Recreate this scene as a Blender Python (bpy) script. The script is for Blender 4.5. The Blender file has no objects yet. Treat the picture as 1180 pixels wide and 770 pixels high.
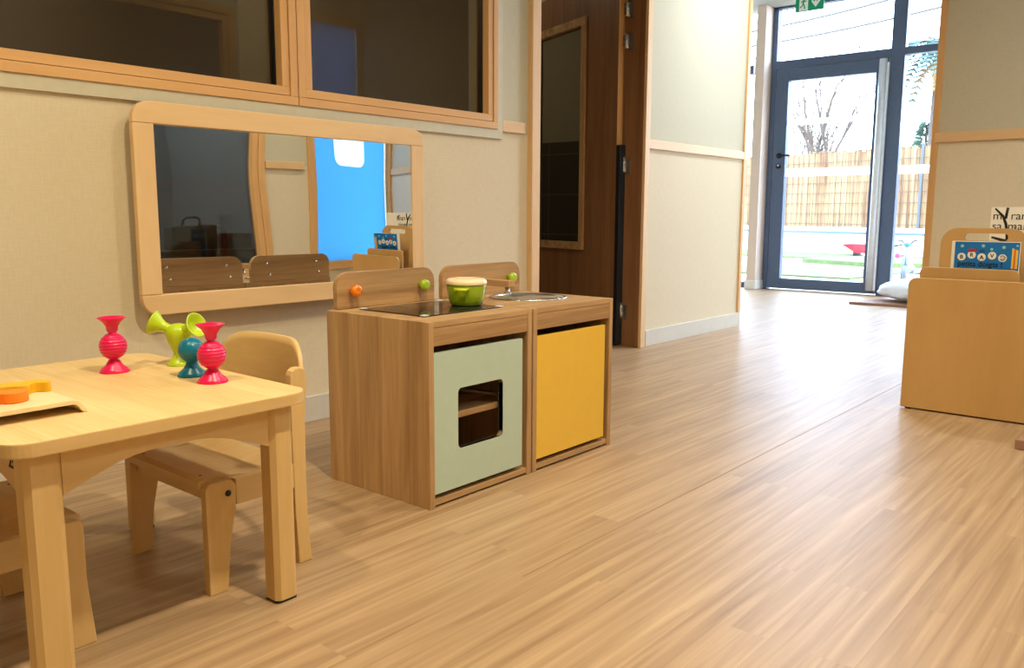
import bpy, bmesh, math, random
from mathutils import Vector, Matrix, noise
random.seed(7)
PI=math.pi
SC=bpy.context.scene
COL=SC.collection

# ---------------------------------------------------------------- materials
MATS={}
def new_mat(name):
    m=bpy.data.materials.new(name); m.use_nodes=True
    nt=m.node_tree
    for n in list(nt.nodes): nt.nodes.remove(n)
    out=nt.nodes.new('ShaderNodeOutputMaterial'); b=nt.nodes.new('ShaderNodeBsdfPrincipled')
    nt.links.new(b.outputs[0],out.inputs[0])
    return m,nt,b,out
def s2l(c):
    return tuple((x/255/12.92 if x/255<=.04045 else ((x/255+.055)/1.055)**2.4) for x in c)+(1,)
def plain(name,rgb,rough=.5,metal=0,var=.06,scale=30,bump=0,spec=.5,coat=0):
    m,nt,b,_=new_mat(name)
    c=s2l(rgb)
    tc=nt.nodes.new('ShaderNodeTexCoord'); ns=nt.nodes.new('ShaderNodeTexNoise'); ns.inputs['Scale'].default_value=scale
    ns.inputs['Detail'].default_value=3
    nt.links.new(tc.outputs['Object'],ns.inputs['Vector'])
    r=nt.nodes.new('ShaderNodeValToRGB')
    r.color_ramp.elements[0].position=.3; r.color_ramp.elements[1].position=.7
    r.color_ramp.elements[0].color=tuple(x*(1-var) for x in c[:3])+(1,)
    r.color_ramp.elements[1].color=tuple(min(1,x*(1+var)) for x in c[:3])+(1,)
    nt.links.new(ns.outputs['Fac'],r.inputs[0]); nt.links.new(r.outputs[0],b.inputs['Base Color'])
    b.inputs['Roughness'].default_value=rough; b.inputs['Metallic'].default_value=metal
    b.inputs['Specular IOR Level'].default_value=spec
    b.inputs['Coat Weight'].default_value=coat; b.inputs['Coat Roughness'].default_value=.1
    if bump:
        bp=nt.nodes.new('ShaderNodeBump'); bp.inputs['Strength'].default_value=bump; bp.inputs['Distance'].default_value=.002
        nt.links.new(ns.outputs['Fac'],bp.inputs['Height']); nt.links.new(bp.outputs[0],b.inputs['Normal'])
    return m
def wood(name,dark,light,axis='X',rough=.45,grain=26,stretch=1.3,contrast=.5,fine=.25,bump=.05,spec=.35):
    """grain runs along `axis`"""
    m,nt,b,_=new_mat(name)
    tc=nt.nodes.new('ShaderNodeTexCoord')
    mp=nt.nodes.new('ShaderNodeMapping'); nt.links.new(tc.outputs['Object'],mp.inputs['Vector'])
    s=[grain,grain,grain]; s['XYZ'.index(axis)]=stretch
    mp.inputs['Scale'].default_value=s
    n1=nt.nodes.new('ShaderNodeTexNoise'); n1.inputs['Scale'].default_value=1; n1.inputs['Detail'].default_value=4; n1.inputs['Distortion'].default_value=.6
    nt.links.new(mp.outputs[0],n1.inputs['Vector'])
    mp2=nt.nodes.new('ShaderNodeMapping'); nt.links.new(tc.outputs['Object'],mp2.inputs['Vector'])
    s2=[grain*9]*3; s2['XYZ'.index(axis)]=stretch*6
    mp2.inputs['Scale'].default_value=s2
    n2=nt.nodes.new('ShaderNodeTexNoise'); n2.inputs['Scale'].default_value=1; n2.inputs['Detail'].default_value=2
    nt.links.new(mp2.outputs[0],n2.inputs['Vector'])
    mx=nt.nodes.new('ShaderNodeMix'); mx.data_type='FLOAT'; mx.inputs[0].default_value=fine
    nt.links.new(n1.outputs['Fac'],mx.inputs[2]); nt.links.new(n2.outputs['Fac'],mx.inputs[3])
    r=nt.nodes.new('ShaderNodeValToRGB'); r.color_ramp.elements[0].position=.5-contrast/2+.02; r.color_ramp.elements[1].position=.5+contrast/2-.02
    r.color_ramp.elements[0].color=s2l(dark); r.color_ramp.elements[1].color=s2l(light)
    nt.links.new(mx.outputs[0],r.inputs[0]); nt.links.new(r.outputs[0],b.inputs['Base Color'])
    b.inputs['Roughness'].default_value=rough; b.inputs['Specular IOR Level'].default_value=spec
    if bump:
        bp=nt.nodes.new('ShaderNodeBump'); bp.inputs['Strength'].default_value=bump; bp.inputs['Distance'].default_value=.002
        nt.links.new(n2.outputs['Fac'],bp.inputs['Height']); nt.links.new(bp.outputs[0],b.inputs['Normal'])
    return m
def woods(name,dark,light,**k):
    for a in 'XYZ': MATS[name+a]=wood(name+'_'+a.lower(),dark,light,a,**k)
woods('oak',(146,108,68),(206,168,120),grain=22,contrast=.45)          # laminate of the play kitchen
woods('beech',(200,162,102),(220,186,130),grain=10,contrast=.6,fine=.35)   # table, chairs
woods('pine',(214,172,120),(234,200,154),grain=9,contrast=.6)       # rails, trims
woods('trim',(206,156,98),(226,180,122),grain=14,contrast=.6)         # window frames
woods('doorwood',(112,76,48),(152,108,72),grain=20,contrast=.5,rough=.4)
woods('birch',(186,142,84),(206,164,104),grain=6,contrast=.7,fine=.2,rough=.4)  # book display
woods('table',(206,170,108),(238,208,152),grain=18,contrast=.5,fine=.4,rough=.42)
woods('mirrorwood',(220,180,126),(238,204,154),grain=8,contrast=.6)
M=MATS
def fabric_wall(name,c1,c2,plane='XZ',sc=220,bump=.25):
    m,nt,b,_=new_mat(name)
    tc=nt.nodes.new('ShaderNodeTexCoord')
    outs=[]
    for k in range(2):
        mp=nt.nodes.new('ShaderNodeMapping'); nt.links.new(tc.outputs['Object'],mp.inputs['Vector'])
        s=[sc,sc,sc]
        s['XYZ'.index(plane[k])]=sc*.12
        mp.inputs['Scale'].default_value=s
        n=nt.nodes.new('ShaderNodeTexNoise'); n.inputs['Scale'].default_value=1; n.inputs['Detail'].default_value=1
        nt.links.new(mp.outputs[0],n.inputs['Vector']); outs.append(n)
    mx=nt.nodes.new('ShaderNodeMix'); mx.data_type='FLOAT'; mx.inputs[0].default_value=.5
    nt.links.new(outs[0].outputs['Fac'],mx.inputs[2]); nt.links.new(outs[1].outputs['Fac'],mx.inputs[3])
    r=nt.nodes.new('ShaderNodeValToRGB'); r.color_ramp.elements[0].position=.35; r.color_ramp.elements[1].position=.65
    r.color_ramp.elements[0].color=s2l(c1); r.color_ramp.elements[1].color=s2l(c2)
    nt.links.new(mx.outputs[0],r.inputs[0]); nt.links.new(r.outputs[0],b.inputs['Base Color'])
    b.inputs['Roughness'].default_value=.75; b.inputs['Specular IOR Level'].default_value=.25
    bp=nt.nodes.new('ShaderNodeBump'); bp.inputs['Strength'].default_value=bump; bp.inputs['Distance'].default_value=.0015
    nt.links.new(mx.outputs[0],bp.inputs['Height']); nt.links.new(bp.outputs[0],b.inputs['Normal'])
    return m
M['wall']=fabric_wall('woven_wall_covering',(216,202,172),(223,209,180))
M['wally']=fabric_wall('woven_wall_covering_side',(216,202,172),(223,209,180),'YZ')
M['wallup']=fabric_wall('smooth_upper_wall',(196,190,166),(202,196,172),bump=.08)
M['wallupy']=fabric_wall('smooth_upper_wall_side',(196,190,166),(202,196,172),'YZ',bump=.08)
def floor_mat():
    m,nt,b,_=new_mat('wood_strip_vinyl')
    tc=nt.nodes.new('ShaderNodeTexCoord')
    br=nt.nodes.new('ShaderNodeTexBrick')
    br.inputs['Scale'].default_value=1; br.inputs['Brick Width'].default_value=.85; br.inputs['Row Height'].default_value=.075
    br.inputs['Mortar Size'].default_value=.0006; br.inputs['Mortar Smooth'].default_value=.5; br.inputs['Bias'].default_value=0
    br.offset=.37; br.offset_frequency=2
    br.inputs['Color1'].default_value=(0,0,0,1); br.inputs['Color2'].default_value=(1,1,1,1); br.inputs['Mortar'].default_value=(0,0,0,1)
    nt.links.new(tc.outputs['Object'],br.inputs['Vector'])
    mp=nt.nodes.new('ShaderNodeMapping'); mp.inputs['Scale'].default_value=(1.8,48,1); nt.links.new(tc.outputs['Object'],mp.inputs['Vector'])
    # shift the grain per strip
    ad=nt.nodes.new('ShaderNodeVectorMath'); ad.operation='MULTIPLY_ADD'
    nt.links.new(br.outputs['Color'],ad.inputs[0]); ad.inputs[1].default_value=(3,1,1); nt.links.new(mp.outputs[0],ad.inputs[2])
    n1=nt.nodes.new('ShaderNodeTexNoise'); n1.inputs['Scale'].default_value=1; n1.inputs['Detail'].default_value=5; n1.inputs['Distortion'].default_value=.7
    nt.links.new(ad.outputs[0],n1.inputs['Vector'])
    mx=nt.nodes.new('ShaderNodeMix'); mx.data_type='FLOAT'; mx.inputs[0].default_value=.08
    nt.links.new(n1.outputs['Fac'],mx.inputs[2]); nt.links.new(br.outputs['Color'],mx.inputs[3])
    r=nt.nodes.new('ShaderNodeValToRGB')
    r.color_ramp.elements[0].position=.25; r.color_ramp.elements[1].position=.75
    r.color_ramp.elements[0].color=s2l((138,108,76)); r.color_ramp.elements[1].color=s2l((184,154,118))
    nt.links.new(mx.outputs[0],r.inputs[0]); nt.links.new(r.outputs[0],b.inputs['Base Color'])
    b.inputs['Roughness'].default_value=.42; b.inputs['Specular IOR Level'].default_value=.5
    bp=nt.nodes.new('ShaderNodeBump'); bp.inputs['Strength'].default_value=.08; bp.inputs['Distance'].default_value=.002
    nt.links.new(n1.outputs['Fac'],bp.inputs['Height']); nt.links.new(bp.outputs[0],b.inputs['Normal'])
    return m
M['floor']=floor_mat()
M['greige']=plain('greige_paint',(204,196,170),.55,var=.03)
M['skirting']=plain('greige_skirting',(206,200,186),.5,var=.03)
M['white']=plain('white_paint',(236,234,230),.6,var=.02)
M['pillar']=plain('warm_white_plaster',(226,208,196),.7,var=.02)
M['ceiling']=plain('ceiling_tile',(160,158,152),.8,var=.05,scale=60)
M['frame']=plain('anthracite_glare_aluminium',(84,100,130),.4,.3,var=.04)  # blue lift in this colour stands in for daylight glare
M['framedark']=plain('dark_gasket',(22,26,32),.5,var=.04)
M['steel']=plain('brushed_steel',(214,216,218),.25,1,var=.04)
M['alu']=plain('anodised_strip',(226,231,240),.35,.25,var=.04)
M['chrome']=plain('polished_chrome',(215,215,215),.12,1,var=.02)
M['black']=plain('matt_black',(14,14,15),.5,var=.1)
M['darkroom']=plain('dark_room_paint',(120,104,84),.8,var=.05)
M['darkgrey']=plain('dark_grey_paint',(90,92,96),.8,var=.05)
M['mint']=plain('mint_laminate',(180,197,180),.38,var=.02)
M['yellow']=plain('yellow_laminate',(232,186,64),.35,var=.02)
M['knobo']=plain('orange_lacquer',(243,134,20),.3,var=.03,coat=.4)
M['knobg']=plain('green_lacquer',(168,196,44),.3,var=.03,coat=.4)
M['hob']=plain('black_glass',(8,8,9),.06,var=.02,spec=.6)
M['ring']=plain('hob_ring_print',(70,72,66),.2,var=.02)
M['potgreen']=plain('green_enamel',(150,176,22),.22,var=.03,coat=.5)
M['pothandle']=plain('lime_plastic',(190,206,28),.3,var=.03)
M['potlid']=plain('cream_wood_lid',(240,220,180),.3,var=.04,coat=.4)
M['pink']=plain('pink_silicone',(226,12,88),.32,var=.03)
M['lime']=plain('lime_silicone',(182,206,30),.35,var=.03)
M['teal']=plain('teal_silicone',(0,112,140),.32,var=.03)
M['boardw']=plain('pale_maple',(232,206,160),.45,var=.05)
M['puzy']=plain('yellow_stained_wood',(226,172,16),.5,var=.08)
M['puzo']=plain('orange_stained_wood',(236,128,10),.5,var=.08)
M['bookblue']=plain('blue_cover',(4,112,184),.35,var=.03)
M['paper']=plain('paper_white',(236,230,216),.6,var=.02)
M['ink']=plain('black_ink',(12,11,12),.6,var=.02)
M['red']=plain('red_print',(170,40,50),.5,var=.04)
M['yprint']=plain('yellow_print',(232,200,70),.5,var=.04)
M['oprint']=plain('orange_print',(224,110,50),.5,var=.04)
M['sky_print']=plain('pale_star_print',(150,200,190),.5,var=.04)
M['bag']=plain('white_quilted_fabric',(226,232,240),.8,var=.05,scale=14,bump=.4)
M['matwood']=plain('brown_board',(150,112,88),.5,var=.06)
M['green']=plain('exit_green',(0,158,112),.4,var=.02)
M['exitwhite']=plain('exit_white',(240,246,244),.4,var=.02)
M['grass']=plain('lawn_grass',(78,98,52),.9,var=.25,scale=9,bump=.6)
M['path']=plain('pale_gravel',(196,186,170),.9,var=.05,scale=20)
M['kerb']=plain('white_concrete',(206,204,200),.8,var=.03,scale=4)
M['kerbblue']=plain('blue_grey_capping',(66,88,116),.5,var=.04)
M['wire']=plain('fence_wire',(84,68,56),.5,.3,var=.04)
M['post']=plain('grey_fence_post',(70,74,80),.5,.2,var=.04)
M['cable']=plain('cable_rubber',(70,66,66),.6,var=.04)
M['bark']=plain('grey_bark',(72,62,56),.9,var=.15,scale=8)
M['twigleaf']=plain('dry_leaf',(110,120,84),.9,var=.2)
M['palmleaf']=plain('palm_leaf',(26,66,62),.6,var=.2)
M['palmdry']=plain('dry_palm_leaf',(120,96,56),.8,var=.1)
M['conifer']=plain('conifer_needles',(36,74,58),.8,var=.25,scale=4)
M['barrow']=plain('red_barrow_tray',(170,30,54),.5,var=.04)
M['trikew']=plain('white_trike_plastic',(122,140,154),.4,var=.03)
M['trikeb']=plain('blue_trike_plastic',(42,110,140),.4,var=.03)
M['trikeg']=plain('grey_trike_wheel',(88,100,112),.5,var=.04)
M['trikep']=plain('pink_trike_lamp',(190,50,96),.4,var=.03)
M['cream']=plain('cream_panel',(226,212,182),.6,var=.02)
M['toydark']=plain('dark_brown_toy',(34,28,26),.6,var=.1)
M['curtain']=plain('grey_net_curtain',(120,124,130),.9,var=.1,scale=12)
M['bluefilm']=plain('sky_blue_panel',(58,146,226),.35,var=.02,scale=2)
M['whitereflect']=plain('white_rounded_print',(228,244,250),.4,var=.02)
def slat_mat():
    m,nt,b,_=new_mat('reed_slats')
    tc=nt.nodes.new('ShaderNodeTexCoord')
    mp=nt.nodes.new('ShaderNodeMapping'); mp.inputs['Scale'].default_value=(9,9,.8); nt.links.new(tc.outputs['Object'],mp.inputs['Vector'])
    n=nt.nodes.new('ShaderNodeTexNoise'); n.inputs['Scale'].default_value=1; n.inputs['Detail'].default_value=4
    nt.links.new(mp.outputs[0],n.inputs['Vector'])
    r=nt.nodes.new('ShaderNodeValToRGB'); r.color_ramp.elements[0].position=.3; r.color_ramp.elements[1].position=.62
    r.color_ramp.elements[0].color=s2l((104,70,44)); r.color_ramp.elements[1].color=s2l((156,128,90))
    nt.links.new(n.outputs['Fac'],r.inputs[0]); nt.links.new(r.outputs[0],b.inputs['Base Color']); b.inputs['Roughness'].default_value=.85
    return m
M['slat']=slat_mat()
def tile_mat():
    m,nt,b,_=new_mat('dark_wall_tiles')
    tc=nt.nodes.new('ShaderNodeTexCoord'); mp=nt.nodes.new('ShaderNodeMapping'); nt.links.new(tc.outputs['Object'],mp.inputs['Vector'])
    mp.inputs['Rotation'].default_value=(PI/2,0,PI/2)
    br=nt.nodes.new('ShaderNodeTexBrick'); br.offset=0
    br.inputs['Scale'].default_value=1; br.inputs['Brick Width'].default_value=.3; br.inputs['Row Height'].default_value=.3; br.inputs['Mortar Size'].default_value=.004
    br.inputs['Color1'].default_value=s2l((74,70,66)); br.inputs['Color2'].default_value=s2l((80,76,72)); br.inputs['Mortar'].default_value=s2l((130,124,116))
    sp=nt.nodes.new('ShaderNodeSeparateXYZ'); cb=nt.nodes.new('ShaderNodeCombineXYZ')
    nt.links.new(tc.outputs['Object'],sp.inputs[0]); nt.links.new(sp.outputs[1],cb.inputs[0]); nt.links.new(sp.outputs[2],cb.inputs[1])
    nt.links.new(cb.outputs[0],br.inputs['Vector']); nt.links.new(br.outputs['Color'],b.inputs['Base Color']); b.inputs['Roughness'].default_value=.3
    return m
M['tile']=tile_mat()
def glass_mat(name,tint=(1,1,1,1),ior=1.5):
    m=bpy.data.materials.new(name); m.use_nodes=True; nt=m.node_tree
    for n in list(nt.nodes): nt.nodes.remove(n)
    out=nt.nodes.new('ShaderNodeOutputMaterial'); mix=nt.nodes.new('ShaderNodeMixShader')
    t=nt.nodes.new('ShaderNodeBsdfTransparent'); g=nt.nodes.new('ShaderNodeBsdfGlossy'); lw=nt.nodes.new('ShaderNodeLayerWeight'); lw.inputs[0].default_value=.5; pw=nt.nodes.new('ShaderNodeMath'); pw.operation='POWER'; pw.inputs[1].default_value=5; fr=nt.nodes.new('ShaderNodeMath'); fr.operation='MULTIPLY_ADD'; fr.inputs[1].default_value=.8; fr.inputs[2].default_value=.04
    t.inputs[0].default_value=tint; g.inputs['Roughness'].default_value=.01; nt.links.new(lw.outputs['Facing'],pw.inputs[0]); nt.links.new(pw.outputs[0],fr.inputs[0])
    nt.links.new(fr.outputs[0],mix.inputs[0]); nt.links.new(t.outputs[0],mix.inputs[1]); nt.links.new(g.outputs[0],mix.inputs[2]); nt.links.new(mix.outputs[0],out.inputs[0])
    return m
M['glass']=glass_mat('clear_pane')
M['glassdark']=glass_mat('grey_tinted_pane',(.62,.60,.56,1))
def frosted():
    m=bpy.data.materials.new('frosted_band'); m.use_nodes=True; nt=m.node_tree
    for n in list(nt.nodes): nt.nodes.remove(n)
    out=nt.nodes.new('ShaderNodeOutputMaterial'); mix=nt.nodes.new('ShaderNodeMixShader'); mix.inputs[0].default_value=.6
    t=nt.nodes.new('ShaderNodeBsdfTransparent'); g=nt.nodes.new('ShaderNodeBsdfTranslucent'); g.inputs[0].default_value=(.95,.97,1,1)
    nt.links.new(t.outputs[0],mix.inputs[1]); nt.links.new(g.outputs[0],mix.inputs[2]); nt.links.new(mix.outputs[0],out.inputs[0])
    return m
M['frost']=frosted()
def mirror_mat():
    m,nt,b,_=new_mat('mirror_silver')
    b.inputs['Base Color'].default_value=(.86,.88,.87,1); b.inputs['Metallic'].default_value=1; b.inputs['Roughness'].default_value=.0
    tc=nt.nodes.new('ShaderNodeTexCoord'); n=nt.nodes.new('ShaderNodeTexNoise'); n.inputs['Scale'].default_value=3.2; n.inputs['Detail'].default_value=0
    nt.links.new(tc.outputs['Object'],n.inputs['Vector'])
    bp=nt.nodes.new('ShaderNodeBump'); bp.inputs['Strength'].default_value=.35; bp.inputs['Distance'].default_value=.0035
    nt.links.new(n.outputs['Fac'],bp.inputs['Height']); nt.links.new(bp.outputs[0],b.inputs['Normal'])
    return m
M['mirror']=mirror_mat()
def translucent(name,rgb):
    m=bpy.data.materials.new(name); m.use_nodes=True; nt=m.node_tree
    for n in list(nt.nodes): nt.nodes.remove(n)
    out=nt.nodes.new('ShaderNodeOutputMaterial'); g=nt.nodes.new('ShaderNodeBsdfTranslucent'); d=nt.nodes.new('ShaderNodeBsdfDiffuse'); mix=nt.nodes.new('ShaderNodeMixShader'); mix.inputs[0].default_value=.3
    g.inputs[0].default_value=s2l(rgb); d.inputs[0].default_value=s2l(rgb)
    nt.links.new(g.outputs[0],mix.inputs[1]); nt.links.new(d.outputs[0],mix.inputs[2]); nt.links.new(mix.outputs[0],out.inputs[0])
    return m
M['bluefilm']=translucent('sky_blue_blind',(112,166,196)); M['whitereflect']=translucent('white_reflection_patch',(200,212,218))

# ---------------------------------------------------------------- geometry helpers
class MB:
    def __init__(s): s.bm=bmesh.new(); s.mats=[]
    def _i(s,m):
        if m is None: return 0
        if m not in s.mats: s.mats.append(m)
        return s.mats.index(m)
    def box(s,x0,y0,z0,x1,y1,z1,bev=0,mat=None,seg=2):
        r=bmesh.ops.create_cube(s.bm,size=1)['verts']
        sx,sy,sz=abs(x1-x0),abs(y1-y0),abs(z1-z0)
        for v in r: v.co=Vector(((x0+x1)/2+v.co.x*sx,(y0+y1)/2+v.co.y*sy,(z0+z1)/2+v.co.z*sz))
        fs=set(f for v in r for f in v.link_faces)
        if mat:
            i=s._i(mat)
            for f in fs: f.material_index=i
        if bev:
            es=list({e for v in r for e in v.link_edges})
            bmesh.ops.bevel(s.bm,geom=es,offset=min(bev,min(sx,sy,sz)*.45),segments=seg,affect='EDGES',profile=.6)
        return s
    def prism(s,pts,axis,a,b,mat=None,bev=0,holes=()):
        """extrude 2D outline; axis 'X': pts=(y,z); 'Y': (x,z); 'Z': (x,y)"""
        def P(p,t):
            return Vector((t,p[0],p[1])) if axis=='X' else Vector((p[0],t,p[1])) if axis=='Y' else Vector((p[0],p[1],t))
        i=s._i(mat)
        loops=[list(pts)]+[list(h) for h in holes]
        def ring(t):
            es=[];allv=[]
            for L in loops:
                vs=[s.bm.verts.new(P(p,t)) for p in L]; allv.append(vs)
                es+= [s.bm.edges.new((vs[k],vs[(k+1)%len(vs)])) for k in range(len(vs))]
            return allv,es
        A,ea=ring(a); B,eb=ring(b)
        faces=[]
        if holes:
            for e in (ea,eb):
                g=bmesh.ops.triangle_fill(s.bm,edges=e,use_beauty=True)['geom']
                faces+=[f for f in g if isinstance(f,bmesh.types.BMFace)]
        else:
            faces.append(s.bm.faces.new(A[0])); faces.append(s.bm.faces.new(list(reversed(B[0]))))
        side=[]
        for va,vb in zip(A,B):
            for k in range(len(va)):
                side.append(s.bm.faces.new((va[k],va[(k+1)%len(va)],vb[(k+1)%len(vb)],vb[k])))
        for f in faces+side: f.material_index=i
        bmesh.ops.recalc_face_normals(s.bm,faces=faces+side)
        if bev:
            es=ea+eb
            bmesh.ops.bevel(s.bm,geom=es,offset=bev,segments=2,affect='EDGES',profile=.6)
        return s
    def lathe(s,prof,cx,cy,cz,n=32,mat=None,M4=None):
        i=s._i(mat); rings=[];F=[]
        T=M4 or Matrix.Translation((cx,cy,cz))
        for r,z in prof:
            if r<1e-6: rings.append([s.bm.verts.new(T@Vector((0,0,z)))])
            else: rings.append([s.bm.verts.new(T@Vector((r*math.cos(2*PI*k/n),r*math.sin(2*PI*k/n),z))) for k in range(n)])
        for a,b in zip(rings,rings[1:]):
            for k in range(n):
                q=[a[k%len(a)],a[(k+1)%len(a)],b[(k+1)%len(b)],b[k%len(b)]]
                u=[]
                for v in q:
                    if v not in u: u.append(v)
                if len(u)>=3: F.append(s.bm.faces.new(u))
        for rg,rev in ((rings[0],True),(rings[-1],False)):
            if len(rg)>1: F.append(s.bm.faces.new(rg[::-1] if rev else rg))
        for f in F: f.material_index=i; f.smooth=True
        bmesh.ops.recalc_face_normals(s.bm,faces=F)
        return s
    def tube(s,pts,r,n=8,mat=None,cap=True):
        i=s._i(mat); pts=[Vector(p) for p in pts]; rs=r if isinstance(r,(list,tuple)) else [r]*len(pts)
        rings=[];prev=None;F=[]
        for k,p in enumerate(pts):
            t=(pts[min(k+1,len(pts)-1)]-pts[max(k-1,0)]).normalized()
            if prev is None:
                u=t.orthogonal().normalized()
            else:
                u=(prev-t*prev.dot(t)).normalized()
            prev=u; w=t.cross(u)
            rings.append([s.bm.verts.new(p+(u*math.cos(2*PI*j/n)+w*math.sin(2*PI*j/n))*rs[k]) for j in range(n)])
        for a,b in zip(rings,rings[1:]):
            for j in range(n): F.append(s.bm.faces.new((a[j],a[(j+1)%n],b[(j+1)%n],b[j])))
        if cap: F.append(s.bm.faces.new(rings[0][::-1])); F.append(s.bm.faces.new(rings[-1]))
        for f in F: f.material_index=i; f.smooth=True
        bmesh.ops.recalc_face_normals(s.bm,faces=F)
        return s
    def sphere(s,c,r,mat=None,sc=(1,1,1),u=24,v=14):
        i=s._i(mat)
        g=bmesh.ops.create_uvsphere(s.bm,u_segments=u,v_segments=v,radius=r)['verts']
        for q in g: q.co=Vector((c[0]+q.co.x*sc[0],c[1]+q.co.y*sc[1],c[2]+q.co.z*sc[2]))
        for f in {f for q in g for f in q.link_faces}: f.smooth=True; f.material_index=i
        return s
    def xform(s,mat4):
        bmesh.ops.transform(s.bm,matrix=mat4,verts=s.bm.verts); return s
    def build(s,name,mat,parent=None,origin=None):
        """vertices are given in world space; origin = root location"""
        if origin is None:
            origin=Vector((0,0,0))
            if parent is not None: origin=ORI.get(parent.name,Vector((0,0,0)))
        me=bpy.data.meshes.new(name)
        s.bm.transform(Matrix.Translation(-Vector(origin)))
        s.bm.to_mesh(me); s.bm.free()
        o=bpy.data.objects.new(name,me); COL.objects.link(o)
        if s.mats:
            for m in s.mats: me.materials.append(M[m] if isinstance(m,str) else m)
        else: me.materials.append(M[mat] if isinstance(mat,str) else mat)
        if parent is not None: o.parent=parent
        else: o.location=origin
        ORI[o.name]=Vector(origin)
        return o
ORI={}
def tag(o,label=None,cat=None,group=None,kind=None):
    if label: o['label']=label
    if cat: o['category']=cat
    if group: o['group']=group
    if kind: o['kind']=kind
    return o
def root(name,loc,label,cat,group=None):
    o=bpy.data.objects.new(name,None); COL.objects.link(o); o.location=loc; o.empty_display_size=.1
    ORI[o.name]=Vector(loc)
    return tag(o,label,cat,group)
def struct(mb,name,mat,parent=None):
    o=mb.build(name,mat,parent)
    if parent is None: o['kind']='structure'
    return o
def sroot(name,loc):
    o=bpy.data.objects.new(name,None); COL.objects.link(o); o.location=loc; ORI[o.name]=Vector(loc); o['kind']='structure'; return o
def rrect(x0,z0,x1,z1,r,n=6,corners=(1,1,1,1)):
    """corners: bl, br, tr, tl"""
    P=[]
    for (cx,cz,a0,on,px,pz) in ((x0+r,z0+r,PI,corners[0],x0,z0),(x1-r,z0+r,1.5*PI,corners[1],x1,z0),(x1-r,z1-r,0,corners[2],x1,z1),(x0+r,z1-r,.5*PI,corners[3],x0,z1)):
        if on:
            for k in range(n+1):
                a=a0+PI/2*k/n; P.append((cx+r*math.cos(a),cz+r*math.sin(a)))
        else: P.append((px,pz))
    return P
def text_mb(body,size,origin,right,up,thick=.0006,align='CENTER',bold=False):
    cu=bpy.data.curves.new('t','FONT'); cu.body=body; cu.size=size; cu.align_x=align; cu.extrude=thick/2
    if bold: cu.offset=size*.02
    o=bpy.data.objects.new('t',cu); COL.objects.link(o)
    dg=bpy.context.evaluated_depsgraph_get(); dg.update()
    me=bpy.data.meshes.new_from_object(o.evaluated_get(dg))
    mb=MB(); mb.bm.from_mesh(me)
    bpy.data.objects.remove(o); bpy.data.curves.remove(cu); bpy.data.meshes.remove(me)
    r=Vector(right).normalized(); u=Vector(up).normalized(); n=r.cross(u)
    T=Matrix(((r.x,u.x,n.x,origin[0]),(r.y,u.y,n.y,origin[1]),(r.z,u.z,n.z,origin[2]),(0,0,0,1)))
    mb.xform(T); return mb

# ---------------------------------------------------------------- camera
CAM=Vector((0,-2.514,.76)); FPX=967.62
yaw,pitch,roll=math.radians(40.255),math.radians(-8.203),math.radians(.211)
fw=Vector((math.cos(pitch)*math.cos(yaw),math.cos(pitch)*math.sin(yaw),math.sin(pitch)))
rt=fw.cross(Vector((0,0,1))).normalized(); up=rt.cross(fw)
r2=rt*math.cos(roll)+up*math.sin(roll); u2=-rt*math.sin(roll)+up*math.cos(roll)
cd=bpy.data.cameras.new('camera'); cam=bpy.data.objects.new('camera',cd); COL.objects.link(cam)
cam.matrix_world=Matrix(((r2.x,u2.x,-fw.x,CAM.x),(r2.y,u2.y,-fw.y,CAM.y),(r2.z,u2.z,-fw.z,CAM.z),(0,0,0,1)))
cd.sensor_width=36; cd.lens=FPX/1180*36; cd.clip_start=.02; cd.clip_end=200
SC.camera=cam

HC=2.77   # ceiling
GX=8.285  # glass front
# ---------------------------------------------------------------- the room
struct(MB().box(-1.6,-3.2,-.06,8.36,3.2,0),'floor','floor')
struct(MB().box(-1.7,-3.25,HC,8.40,3.3,HC+.08),'ceiling','ceiling')
# left wall with two windows and the doorway
WT=.16
def holewall(name,x0,x1,z0,z1,holes,mat,ya,yb):
    return struct(MB().prism([(x0,z0),(x1,z0),(x1,z1),(x0,z1)],'Y',ya,yb,holes=holes),name,mat)
WB,WTOP=1.125,2.12     # window rough opening
wl=sroot('wall_left',(0,0,0))
# lower band (woven), upper band
MB().prism([(-1.6,0),(3.09,0),(3.09,1.117),(2.885,1.117),(2.885,1.09),(-1.6,1.09)],'Y',0,WT).build('lower_wall_covering','wall',wl)
MB().prism([(-1.6,1.09),(2.885,1.09),(2.885,1.117),(3.09,1.117),(3.09,HC),(-1.6,HC)],'Y',0,WT,holes=[[(-.4,WB),(2.85,WB),(2.85,WTOP),(-.4,WTOP)]]).build('upper_wall_panel','wallup',wl)
MB().prism([(4.11,0),(5.36,0),(5.36,1.14),(4.11,1.14)],'Y',0,WT).build('lower_wall_covering','wall',wl)
MB().prism([(4.11,1.14),(5.36,1.14),(5.36,HC),(4.11,HC)],'Y',0,WT).build('upper_wall_panel','wallup',wl)
MB().box(3.09,0,2.12,4.11,WT,HC).build('over_door_panel','wallup',wl)
struct(MB().box(5.2,WT,0,5.36,3.2,HC),'wall_corridor','wallupy')
# baseboards
struct(MB().box(-1.6,-.012,0,3.085,0,.093,.002),'baseboard_left','skirting')
struct(MB().box(4.145,-.012,0,5.372,0,.093,.002),'baseboard_left_far','skirting')
# dado rails
struct(MB().box(2.886,-.012,1.118,3.05,0,1.168,.003),'trim_1','pineX')
struct(MB().box(4.132,-.012,1.118,5.335,0,1.168,.003),'trim_2','pineX')
struct(MB().box(1.3,-1.4465,0,7.6,-1.4445,.0008),'trim_12',plain('floor_weld_seam',(150,122,92),.5))
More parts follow.
